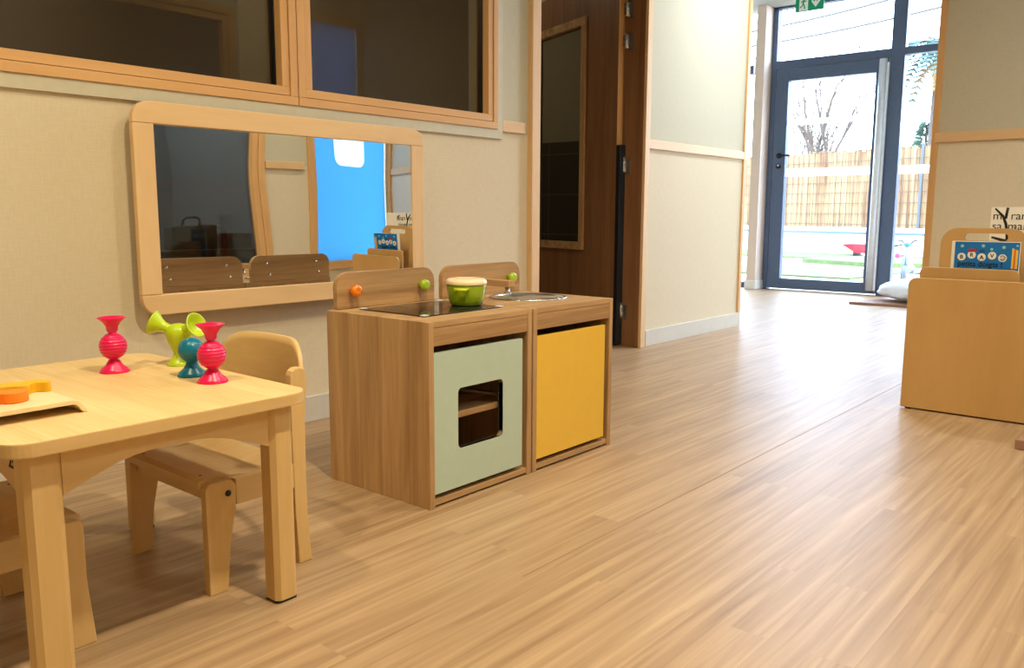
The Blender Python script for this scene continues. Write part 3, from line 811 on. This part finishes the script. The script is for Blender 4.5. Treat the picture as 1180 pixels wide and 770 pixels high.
# ---------------------------------------------------------------- book display
bd=root('book_display',(3.70,-1.80,0),'low birch book display box with a tall front panel, standing before the right wall','book display')
def ypanel(x,y0,y1,z0,z1,r,t,name,holes=(),corners=(0,0,1,1)):
    return MB().prism(rrect(y0,z0,y1,z1,r,corners=corners),'X',x,x+t,bev=.002,holes=holes).build(name,'birchZ',bd)
ypanel(3.488,-2.035,-1.582,.006,.518,.030,.015,'front_panel')
ypanel(3.545,-1.945,-1.605,.05,.558,.022,.012,'divider_panel')
MB().prism(rrect(-1.945,.05,-1.640,.708,.062,corners=(0,0,1,1)),'X',3.680,3.692,holes=[rrect(-1.875,.660,-1.725,.688,.013)]).build('handle_panel','birchZ',bd)
MB().box(3.503,-1.60,.02,3.95,-1.585,.26,.002).build('side_panel','birchX',bd)
MB().box(3.503,-2.03,.02,3.95,-2.015,.26,.002).build('side_panel','birchX',bd)
MB().box(3.503,-2.015,.03,3.95,-1.60,.045,.001).build('bottom_panel','birchX',bd)
ypanel(3.95,-2.035,-1.582,.006,.30,.02,.015,'rear_panel')
for x in (3.50,3.93):
    for y in (-2.01,-1.62): MB().box(x-.008,y,0,x+.02,y+.02,.02).build('foot','black',bd)
# blue book
bx=3.60
bk=root('picture_book',(bx,-1.81,.34),'blue picture book with white letter circles standing behind the divider of the book display','book')
MB().box(bx,-1.932,.050,bx+.012,-1.700,.659,.001).build('pages','paper',bk)
cv=MB().box(bx-.0015,-1.930,.050,bx,-1.712,.6575,0).build('cover','bookblue',bk); tag(cv,'bright blue front cover')
def disc(x,y,z,r,mat,name,par,n=20,t=.0004):
    MB().prism([(y+r*math.cos(2*PI*k/n),z+r*math.sin(2*PI*k/n)) for k in range(n)],'X',x-t,x,).build(name,mat,par)
xs=bx-.0015
for (y,z,ch) in ((-1.737,.600,'B'),(-1.7715,.608,'R'),(-1.806,.600,'A'),(-1.841,.607,'V'),(-1.876,.599,'')):
    disc(xs,y,z,.0145,'paper','letter_circle',cv)
    if ch: text_mb(ch,.021,(xs-.0008,y,z-.0075),(0,-1,0),(0,0,1),bold=True).build('letter','ink',cv)
y,z=-1.876,.599
mb=MB(); mb.tube([(xs-.0008,y+.009*math.cos(a),z+.009*math.sin(a)) for a in [k/10*5.2+.6 for k in range(11)]],.0012,6)
for dy in (.004,-.004): mb.sphere((xs-.0008,y+dy,z+.002),.0016,u=8,v=6)
mb.tube([(xs-.0008,y+.004,z-.003),(xs-.0008,y,z-.0055),(xs-.0008,y-.004,z-.003)],.0008,6); mb.build('face_drawing','ink',cv)
text_mb('petits doigts !',.028,(xs-.0005,-1.802,.565),(0,-1,0),(0,0,1),bold=True).build('title_lettering','ink',cv)
for (y,z,rr) in ((-1.737,.641,.006),(-1.809,.643,.006),(-1.838,.631,.005),(-1.878,.639,.006),(-1.922,.646,.004)): disc(xs,y,z,rr,'sky_print','dot',cv,10)
mb=MB(); mb.prism([(-1.755,.626),(-1.765,.631),(-1.780,.632),(-1.790,.625),(-1.778,.619),(-1.762,.618)],'X',xs-.0005,xs); mb.build('bird_print','red',cv)
mb=MB(); mb.box(xs-.0006,-1.815,.625,xs,-1.798,.627); mb.box(xs-.0006,-1.815,.619,xs,-1.797,.621); mb.tube([(xs-.0006,-1.784,.634),(xs-.0006,-1.788,.629)],.001,5); mb.build('ink_strokes','ink',cv)
for k,(ya,yb,mt) in enumerate(((-1.906,-1.912,'yprint'),(-1.912,-1.919,'oprint'),(-1.919,-1.926,'yprint'))):
    MB().box(xs-.0005,yb,.560,xs,ya,.636-.003*k).build('stripe',mt,cv)
# white book
wx=3.80
wb=root('picture_book',(wx,-1.90,.45),'white picture book with black branches and lettering, behind the blue book','book')
MB().box(wx,-2.03,.30,wx+.012,-1.787,.790,.001).build('pages','paper',wb)
xs=wx-.0002
for wd,yy,zz in (('m',-1.794,.742),('rand',-1.856,.742),('sa',-1.794,.702),('mais',-1.848,.702)):
    text_mb(wd,.044,(xs-.0003,yy,zz),(0,-1,0),(0,0,1),align='LEFT').build('title_lettering','ink',wb)
mb=MB()
def br_(pts,w):
    mb.tube([(xs-.0008,y,z) for y,z in pts],w,6)
br_([(-1.801,.785),(-1.83,.755),(-1.842,.725),(-1.848,.690),(-1.85,.66)],[.003,.005,.0055,.005,.005])
br_([(-1.845,.788),(-1.842,.765),(-1.840,.745)],[.005,.005,.005])
br_([(-1.795,.672),(-1.83,.662),(-1.87,.655)],[.004,.006,.005])
br_([(-1.872,.715),(-1.876,.69),(-1.888,.68)],.0018)
br_([(-1.91,.775),(-1.93,.755)],.005)
# flatten the branch strokes on the cover
bmesh.ops.transform(mb.bm,matrix=Matrix.Translation((xs-.0004,0,0))@Matrix.Diagonal((.08,1,1,1))@Matrix.Translation((-xs+.0008,0,0)),verts=mb.bm.verts)
mb.build('branch_print','ink',wb)
mb=MB().box(3.74,-2.0,.05,3.752,-1.925,.645,.001)
tag(mb.build('thin_book','oprint',None,(3.745,-1.96,.05)) ,'thin orange book standing right of the blue book in the display','book')
# board on the floor in the right corner
lb=MB().prism([(3.105,-2.6),(3.40,-2.6),(3.40,-2.045),(3.105,-2.045)],'Z',0,.032,bev=.003).build('floor_board','matwood',None,(3.25,-2.3,0))
tag(lb,'low brown board lying on the floor at the right edge, in front of the book display','board')

# ---------------------------------------------------------------- board and cushion bag near the glass door
b2=MB().prism([(7.30,-.10),(7.42,-1.20),(7.95,-1.20),(7.95,-.25)],'Z',0,.022,bev=.003).build('floor_board','matwood',None,(7.6,-.6,0))
tag(b2,'thin brown board on the floor near the glass door, under the white cushion','board')
mb=MB(); g=bmesh.ops.create_uvsphere(mb.bm,u_segments=48,v_segments=28,radius=1)['verts']
for v in g:
    p=v.co.copy(); 
    sx,sy,sz=.26,.36,.125
    zz=p.z
    w=1+.10*noise.noise(p*1.6)+.05*noise.noise(p*4)+.03*noise.noise(p*9)
    q=Vector((p.x*sx*w,p.y*sy*w,zz*sz*w))
    if zz<0: q.z*=.75; q.x*=1+.10*(-zz); q.y*=1+.06*(-zz)
    q.z-= .02*max(0,p.y)
    v.co=q+Vector((7.68,-.60,.135))
zm=min(v.co.z for v in mb.bm.verts)
for v in mb.bm.verts: v.co.z+=.0225-zm
for f in mb.bm.faces: f.smooth=True
bb_=root('floor_cushion',(7.68,-.6,.022),'plump white quilted floor cushion on the brown board by the glass door','cushion')
mb.build('cushion_cover','bag',bb_)

# ---------------------------------------------------------------- exit sign
ex=root('exit_sign',(8.0,.64,2.628),'green emergency exit sign with running figure and arrow above the glass door','sign')
MB().box(7.99,.520,2.630,8.012,.785,2.765,.003).build('sign_body','green',ex)
MB().box(7.9885,.665,2.636,7.99,.748,2.760).build('pictogram_field','exitwhite',ex)
mb=MB(); X_=7.988
mb.sphere((X_,.700,2.745),.010,u=10,v=8)
def lim(pts,r): mb.tube([(X_,y,z) for y,z in pts],r,6)
lim([(.702,2.732),(.712,2.700)],.0085); lim([(.712,2.700),(.700,2.680),(.694,2.650)],.006); lim([(.712,2.700),(.722,2.678),(.742,2.668)],.006)
lim([(.702,2.730),(.722,2.722),(.730,2.705)],.0045); lim([(.702,2.730),(.690,2.715),(.677,2.722)],.0045)
bmesh.ops.transform(mb.bm,matrix=Matrix.Translation((X_,0,0))@Matrix.Diagonal((.08,1,1,1))@Matrix.Translation((-X_,0,0)),verts=mb.bm.verts)
mb.build('running_figure','green',ex)
mb=MB().prism([(.600,2.762),(.585,2.762),(.585,2.700),(.560,2.722),(.548,2.710),(.5925,2.655),(.637,2.710),(.625,2.722),(.600,2.700)],'X',7.9885,7.9895); mb.build('arrow','exitwhite',ex)

# ---------------------------------------------------------------- outdoors
struct(MB().box(8.36,-14,-.06,60,40,-.02),'ground_paving','path')
def patch(pts,z,name,label):
    P=pts
    o=MB().prism(P,'Z',-.02,z).build(name,'grass',None,(sum(p[0] for p in P)/len(P),sum(p[1] for p in P)/len(P),-.02))
    tag(o,label,'lawn',kind='stuff')
patch([(10.3,.9),(10.4,2.6),(11.6,3.4),(12.4,2.6),(12.2,.7)],.0,'grass_patch','strip of short grass nearest the glass door')
patch([(12.9,1.5),(13.4,.2),(15.4,-.6),(15.8,1.0),(14.8,2.5),(13.4,2.7)],.05,'grass_patch','grassy mound in the middle of the yard by the red wheelbarrow')
patch([(14.6,2.8),(14.9,5.0),(17.0,6.0),(16.4,2.7)],.01,'grass_patch','strip of grass at the far left in front of the white kerb')
patch([(11.6,-1.4),(12.0,.55),(12.8,.1),(12.9,-2)],.0,'grass_patch','patch of grass right of the tricycle')
# fence line
fd=Vector((math.cos(math.radians(74.5)),math.sin(math.radians(74.5)),0)); fn=Vector((fd.y,-fd.x,0)) # fn points away from camera
F0=Vector((17.3,3.8,0))
def FT():
    return Matrix(((fd.x,fn.x,0,F0.x),(fd.y,fn.y,0,F0.y),(0,0,1,0),(0,0,0,1)))
kw=root('concrete_kerb',F0,'long low white concrete wall with a blue-grey rail, under the slatted fence','wall')
MB().box(-9,0,-.02,9,.2,.50,.01).xform(FT()).build('wall_body','kerb',kw)
MB().box(-9,-.04,.375,9,0,.42,.01).xform(FT()).build('blue_rail','kerbblue',kw)
fe=root('garden_fence',F0+Vector((0,0,.5)),'tall cream slatted privacy fence behind a wire mesh at the end of the yard','fence')
mb=MB(); x=-9.0; rnd=random.Random(3)
while x<9:
    w=.055+.02*rnd.random(); mb.box(x,.10+.01*rnd.random(),.50,x+w,.13,1.97+.06*rnd.random()); x+=w+.006
mb.xform(FT()).build('slat_screen','slat',fe)
mb=MB()
for k in range(8): z=.56+.205*k; mb.box(-9,.070,z,9,.080,z+.012)
x=-9
while x<9: mb.box(x,.078,.51,x+.008,.084,2.02); x+=.13
mb.xform(FT()).build('wire_mesh','wire',fe)
for x in (-7.2,-4.6,-1.99,3.2,5.8): MB().box(x,.04,.50,x+.05,.075,2.05,.004).xform(FT()).build('fence_post','post',fe)

# tricycle
tr=root('ride_on_tricycle',(10.6,.35,-.02),'small white ride-on tricycle with a blue head and black handlebar, outside the side pane','tricycle')
def wheel(c,r,w,name,mat='trikeg'):
    MB().lathe([(0,-w/2),(r*.5,-w/2),(r*.9,-w*.55),(r,-w*.3),(r,w*.3),(r*.9,w*.55),(r*.5,w/2),(0,w/2)],0,0,0,24,M4=Matrix.Translation(c)@Matrix.Rotation(PI/2,4,'X')@Matrix.Rotation(math.radians(15),4,'Y')).build(name,mat,tr)
zb=-.02
wheel((10.55,.355,zb+.095),.095,.045,'front_wheel')
wheel((10.85,.465,zb+.075),.075,.04,'rear_wheel'); wheel((10.85,.235,zb+.075),.075,.04,'rear_wheel')
mb=MB(); mb.tube([(10.55,.385,zb+.09),(10.56,.375,zb+.26),(10.58,.355,zb+.40)],[.016,.024,.028],12); mb.tube([(10.55,.325,zb+.09),(10.56,.335,zb+.26),(10.58,.355,zb+.40)],[.016,.024,.028],12); mb.build('fork','trikew',tr)
mb=MB(); mb.sphere((10.58,.355,zb+.43),.04,sc=(1,1.2,.7)); mb.build('steering_head','trikeb',tr)
mb=MB(); mb.tube([(10.60,.465,zb+.475),(10.59,.425,zb+.475),(10.58,.385,zb+.435),(10.58,.325,zb+.435),(10.59,.285,zb+.475),(10.60,.245,zb+.48)],.010,8); mb.build('handlebar','black',tr)
mb=MB(); mb.tube([(10.58,.36,zb+.27),(10.70,.36,zb+.17),(10.85,.35,zb+.13)],[.035,.045,.04],12); mb.tube([(10.85,.45,zb+.08),(10.85,.25,zb+.08)],.015,8); mb.build('body_frame','trikew',tr)
mb=MB(); mb.sphere((10.80,.40,zb+.24),.075,sc=(1.3,.8,.5)); mb.build('saddle','trikew',tr)
mb=MB(); mb.sphere((10.50,.435,zb+.30),.032,sc=(.6,1,1)); mb.tube([(10.50,.435,zb+.30),(10.56,.37,zb+.30)],.010,8); mb.build('side_lamp','trikep',tr)
# wheelbarrow
wbx=root('toy_wheelbarrow',(15.9,2.6,-.02),'red toy wheelbarrow tipped on the lawn beyond the glass door','wheelbarrow')
mb=MB()
A=[(15.75,2.90,.215),(15.75,2.30,.215),(16.25,2.30,.215),(16.25,2.90,.215)]; B=[(15.88,2.68,.055),(15.88,2.36,.055),(16.12,2.36,.055),(16.12,2.68,.055)]
for sc_ in (1,):
    va=[mb.bm.verts.new(p) for p in A]; vb=[mb.bm.verts.new(p) for p in B]
    ia=[mb.bm.verts.new((p[0]*.94+16*.06,p[1]*.94+2.6*.06,p[2])) for p in A]; ib=[mb.bm.verts.new((p[0]*.94+16*.06,p[1]*.94+2.55*.06,p[2]+.012)) for p in B]
    F=[]
    for k in range(4):
        j=(k+1)%4
        F+= [mb.bm.faces.new((va[k],va[j],vb[j],vb[k])),mb.bm.faces.new((ia[k],ia[j],ib[j],ib[k])),mb.bm.faces.new((va[k],va[j],ia[j],ia[k]))]
    F+= [mb.bm.faces.new(vb),mb.bm.faces.new(ib)]
    bmesh.ops.recalc_face_normals(mb.bm,faces=F)
mb.build('tray','barrow',wbx)
MB().lathe([(0,-.02),(.07,-.02),(.075,0),(.07,.02),(0,.02)],0,0,0,20,M4=Matrix.Translation((15.9,2.66,.055))@Matrix.Rotation(PI/2,4,'Y')).build('wheel','black',wbx)
for hx in (15.85,16.15): MB().tube([(hx,2.40,.10),(hx,1.95,.22)],.015,8).build('handle','black',wbx)

# trees
def bare_tree(base,h,seed,label,r0=.09,spread=.5,leaves=0,depth=4,n0=3):
    rn=random.Random(seed); r=root('bare_tree',base,label,'tree','bare trees beyond the fence'); mb=MB(); tips=[]
    def grow(p,d,l,rad,k):
        pts=[p]; q=p.copy(); dd=d.copy()
        for i in range(4):
            dd=(dd+Vector((rn.uniform(-.12,.12),rn.uniform(-.12,.12),.06))).normalized(); q=q+dd*l/4; pts.append(q.copy())
        mb.tube(pts,[rad*(1-.12*i) for i in range(5)],6 if k<2 else 4)
        if k>=depth: tips.append(q); return
        for _ in range(rn.randint(2,3)):
            a=Vector((rn.uniform(-1,1),rn.uniform(-1,1),rn.uniform(.1,.9))).normalized()
            st=pts[rn.randint(2,4)]
            grow(st,(dd+a*spread*1.3).normalized(),l*rn.uniform(.55,.75),rad*.52,k+1)
    for _ in range(n0):
        grow(Vector(base),Vector((rn.uniform(-.18,.18),rn.uniform(-.22,.22),1)).normalized(),h*.42,r0,0)
    mb.build('branches','bark',r)
    if leaves:
        ml=MB()
        for t in tips:
            for _ in range(leaves):
                c=t+Vector((rn.gauss(0,.18),rn.gauss(0,.18),rn.gauss(0,.18))); a=Vector((rn.uniform(-1,1),rn.uniform(-1,1),rn.uniform(-1,1))).normalized(); b=a.orthogonal().normalized(); s_=.05
                ml.bm.faces.new([ml.bm.verts.new(c+a*s_),ml.bm.verts.new(c+b*s_*.6),ml.bm.verts.new(c-a*s_),ml.bm.verts.new(c-b*s_*.6)])
        tag(ml.build('foliage','twigleaf',r),'sparse remaining leaves')
    return r
def at(px,X,z=0.0):
    """ground point seen at pixel column px, at distance X along the room axis"""
    v=r2*((px-590)/FPX)+u2*((385-160)/FPX)+fw
    t=X/v.x; p=CAM+v*t; return Vector((X,p.y,z))
bare_tree(at(946,24),6.2,11,'tallest bare tree with several trunks, behind the fence in the centre of the glass door',.09,n0=4,depth=4)
bare_tree(at(922,26),4.2,5,'bushy bare shrub tree with a few leaves at the left of the glass door',.07,.6,leaves=3,n0=6,depth=4)
bare_tree(at(968,31),4.3,8,'bare tree with thin twigs and pale leaves right of the tallest one',.07,.55,leaves=2,n0=3)
bare_tree(at(986,29),3.9,21,'slim bare tree near the silver guard tube of the glass door',.06,.35,n0=2)
# palm
pb=at(1079,24); pr=root('palm_tree',pb,'palm tree with drooping blue-green fronds at the right edge of the side pane','tree')
MB().tube([pb,pb+Vector((0,.05,2.0)),pb+Vector((0,0,4.6))],[.2,.17,.16],12).build('trunk','bark',pr)
def frond(name,c,dirv,L,mat,droop,par):
    mb=MB(); pts=[]
    for k in range(9):
        t=k/8; pts.append(c+dirv*L*t+Vector((0,0,.35*L*t-droop*L*t*t)))
    mb.tube(pts,[.018*(1-.8*k/8) for k in range(9)],5)
    s_=dirv.cross(Vector((0,0,1))).normalized()
    for k in range(2,9):
        for sg in (-1,1):
            for j in (0,.5):
                p=pts[k-1].lerp(pts[k],j); l=.5*(1-abs(k/8-.55)); tip=p+s_*sg*l*.75+dirv*l*.5+Vector((0,0,-.25*l)); w=(pts[k]-pts[k-1]).normalized()*.05
                mb.bm.faces.new([mb.bm.verts.new(p-w),mb.bm.verts.new(tip),mb.bm.verts.new(p+w)])
    mb.build(name,mat,par)
rp=random.Random(4)
pc_=pb+Vector((0,0,5.0))
for k in range(22):
    a=k*2.399; e=rp.uniform(-.2,.9)
    frond('frond',pc_,Vector((math.cos(a),math.sin(a),e*.6)).normalized(),rp.uniform(1.3,1.8),'palmleaf',.9+.6*rp.random(),pr)
for k in range(4):
    a=k*1.6; frond('dry_frond',pc_-Vector((0,0,.2)),Vector((math.cos(a),math.sin(a),-.9)).normalized(),.9,'palmdry',.8,pr)
# conifer
cbp=at(1067,27); crt=root('conifer_tree',cbp,'dense dark green conifer top rising behind the fence, below the palm','tree')
MB().tube([cbp,cbp+Vector((0,0,3.3))],[.12,.03],8).build('trunk','bark',crt)
mb=MB(); rc=random.Random(9)
for k in range(1500):
    z=rc.uniform(.5,3.45); R=.10+ (3.5-z)*.36; a=rc.uniform(0,2*PI); rad=R*math.sqrt(rc.uniform(.15,1))
    c=cbp+Vector((math.cos(a)*rad,math.sin(a)*rad,z-rad*.25)); d_=Vector((math.cos(a),math.sin(a),rc.uniform(-.3,.5))).normalized(); s_=d_.orthogonal().normalized(); l=.16
    mb.bm.faces.new([mb.bm.verts.new(c-s_*.045),mb.bm.verts.new(c+d_*l),mb.bm.verts.new(c+s_*.045),mb.bm.verts.new(c-d_*.03)])
mb.build('foliage','conifer',crt)
# overhead cables
for nm,p0,p1,lab in (('overhead_cable',(22,9.0,5.19),(22,2.5,5.60),'lower dark overhead cable crossing the sky above the glass door'),('overhead_cable',(22,8.6,5.55),(22,2.5,6.12),'upper dark overhead cable near the top of the glass front')):
    pts=[Vector(p0).lerp(Vector(p1),k/10)+Vector((0,0,-.10*math.sin(PI*k/10))) for k in range(11)]
    tag(MB().tube(pts,.028,6).build(nm,'cable',None,p0),lab,'cable')

# ---------------------------------------------------------------- dark toys behind the internal window, seen in the mirror
cabs=root('store_cabinet',(2.75,-3.6,0),'dark low cabinet behind the internal window, seen in the mirror','cabinet')
mb=MB().box(2.0,-3.75,.03,3.60,-3.35,.50,.004); mb.build('cabinet_body','toydark',cabs)
MB().box(1.98,-3.76,.50,3.61,-3.33,.52,.003).build('cabinet_top','toydark',cabs)
MB().box(2.05,-3.70,0,3.55,-3.40,.03).build('plinth','toydark',cabs)
sc1=root('toy_suitcase',(3.15,-3.5,.52),'dark toy suitcase with a carrying handle on the cabinet, reflected in the mirror','suitcase')
MB().box(2.98,-3.58,.52,3.32,-3.44,.70,.012).build('case_body','toydark',sc1)
MB().tube([(3.09,-3.51,.69),(3.09,-3.51,.745),(3.12,-3.51,.765),(3.19,-3.51,.765),(3.22,-3.51,.745),(3.22,-3.51,.69)],.011,8).build('handle','toydark',sc1)
c2=root('storage_box',(3.45,-3.5,.52),'low dark box beside the toy suitcase, reflected in the mirror','box')
MB().box(3.36,-3.58,.52,3.58,-3.42,.62,.006).build('box_body','toydark',c2); MB().box(3.355,-3.585,.60,3.585,-3.415,.635,.006).build('box_lid','toydark',c2)

# ---------------------------------------------------------------- light
def area(name,loc,rot,sx,sy,power,col,spread=180):
    l=bpy.data.lights.new(name,'AREA'); l.shape='RECTANGLE'; l.size=sx; l.size_y=sy; l.energy=power; l.color=col
    l.spread=math.radians(spread)
    o=bpy.data.objects.new(name,l); COL.objects.link(o); o.location=loc; o.rotation_euler=rot; return o
WARM=(1,.87,.60)
area('ceiling_and_fill_lamp',(.97,-2.20,HC-.02),(0,0,0),.10,.10,37,WARM,150)
area('ceiling_and_fill_lamp',(.05,-1.20,HC-.02),(0,0,0),.10,.10,18,WARM,150)
area('ceiling_and_fill_lamp',(2.15,-1.75,HC-.02),(0,0,0),.10,.10,14,(1,.88,.66),150)
area('ceiling_and_fill_lamp',(3.5,-2.5,HC-.02),(0,0,0),.10,.10,13,WARM,140)  # added warm light, placed to brighten the right wall
area('ceiling_and_fill_lamp',(4.9,-.75,HC-.02),(0,0,0),.3,.3,34,(.84,.91,1),150)  # added cool light, imitates daylight on the corridor wall and floor
area('ceiling_and_fill_lamp',(2.3,-4.0,HC-.02),(0,0,0),.3,.3,90,(.8,.9,1))  # unseen fill, lifts the store room reflected in the mirror
area('ceiling_and_fill_lamp',(1.5,1.8,HC-.02),(0,0,0),.3,.3,34,WARM)  # unseen fill, brightens the room behind the left windows
area('ceiling_and_fill_lamp',(3.9,1.9,HC-.02),(0,0,0),.3,.3,8,WARM)  # unseen fill for the tiled room behind the open door
# portal at the glass front guides sky light into the room
pl=area('daylight_portal',(8.50,0,1.4),(0,PI/2,0),2.8,6.2,1,(1,1,1)); pl.data.cycles.is_portal=True
w=bpy.data.worlds.new('sky'); SC.world=w; w.use_nodes=True; nt=w.node_tree
for n_ in list(nt.nodes): nt.nodes.remove(n_)
wo_=nt.nodes.new('ShaderNodeOutputWorld'); bg=nt.nodes.new('ShaderNodeBackground')
sk=nt.nodes.new('ShaderNodeTexSky'); sk.sky_type='NISHITA'; sk.sun_disc=False; sk.sun_elevation=math.radians(38); sk.sun_rotation=math.radians(200); sk.dust_density=3; sk.air_density=1.2
mx=nt.nodes.new('ShaderNodeMix'); mx.data_type='RGBA'; mx.inputs[0].default_value=.75
nt.links.new(sk.outputs[0],mx.inputs[6]); mx.inputs[7].default_value=(4.2,5.4,7.2,1)
nt.links.new(mx.outputs[2],bg.inputs[0]); bg.inputs[1].default_value=1.9
nt.links.new(bg.outputs[0],wo_.inputs[0])

SC.view_settings.view_transform='Standard'; SC.view_settings.look='None'; SC.view_settings.gamma=1; SC.view_settings.exposure=.2
SC.view_settings.use_curve_mapping=False
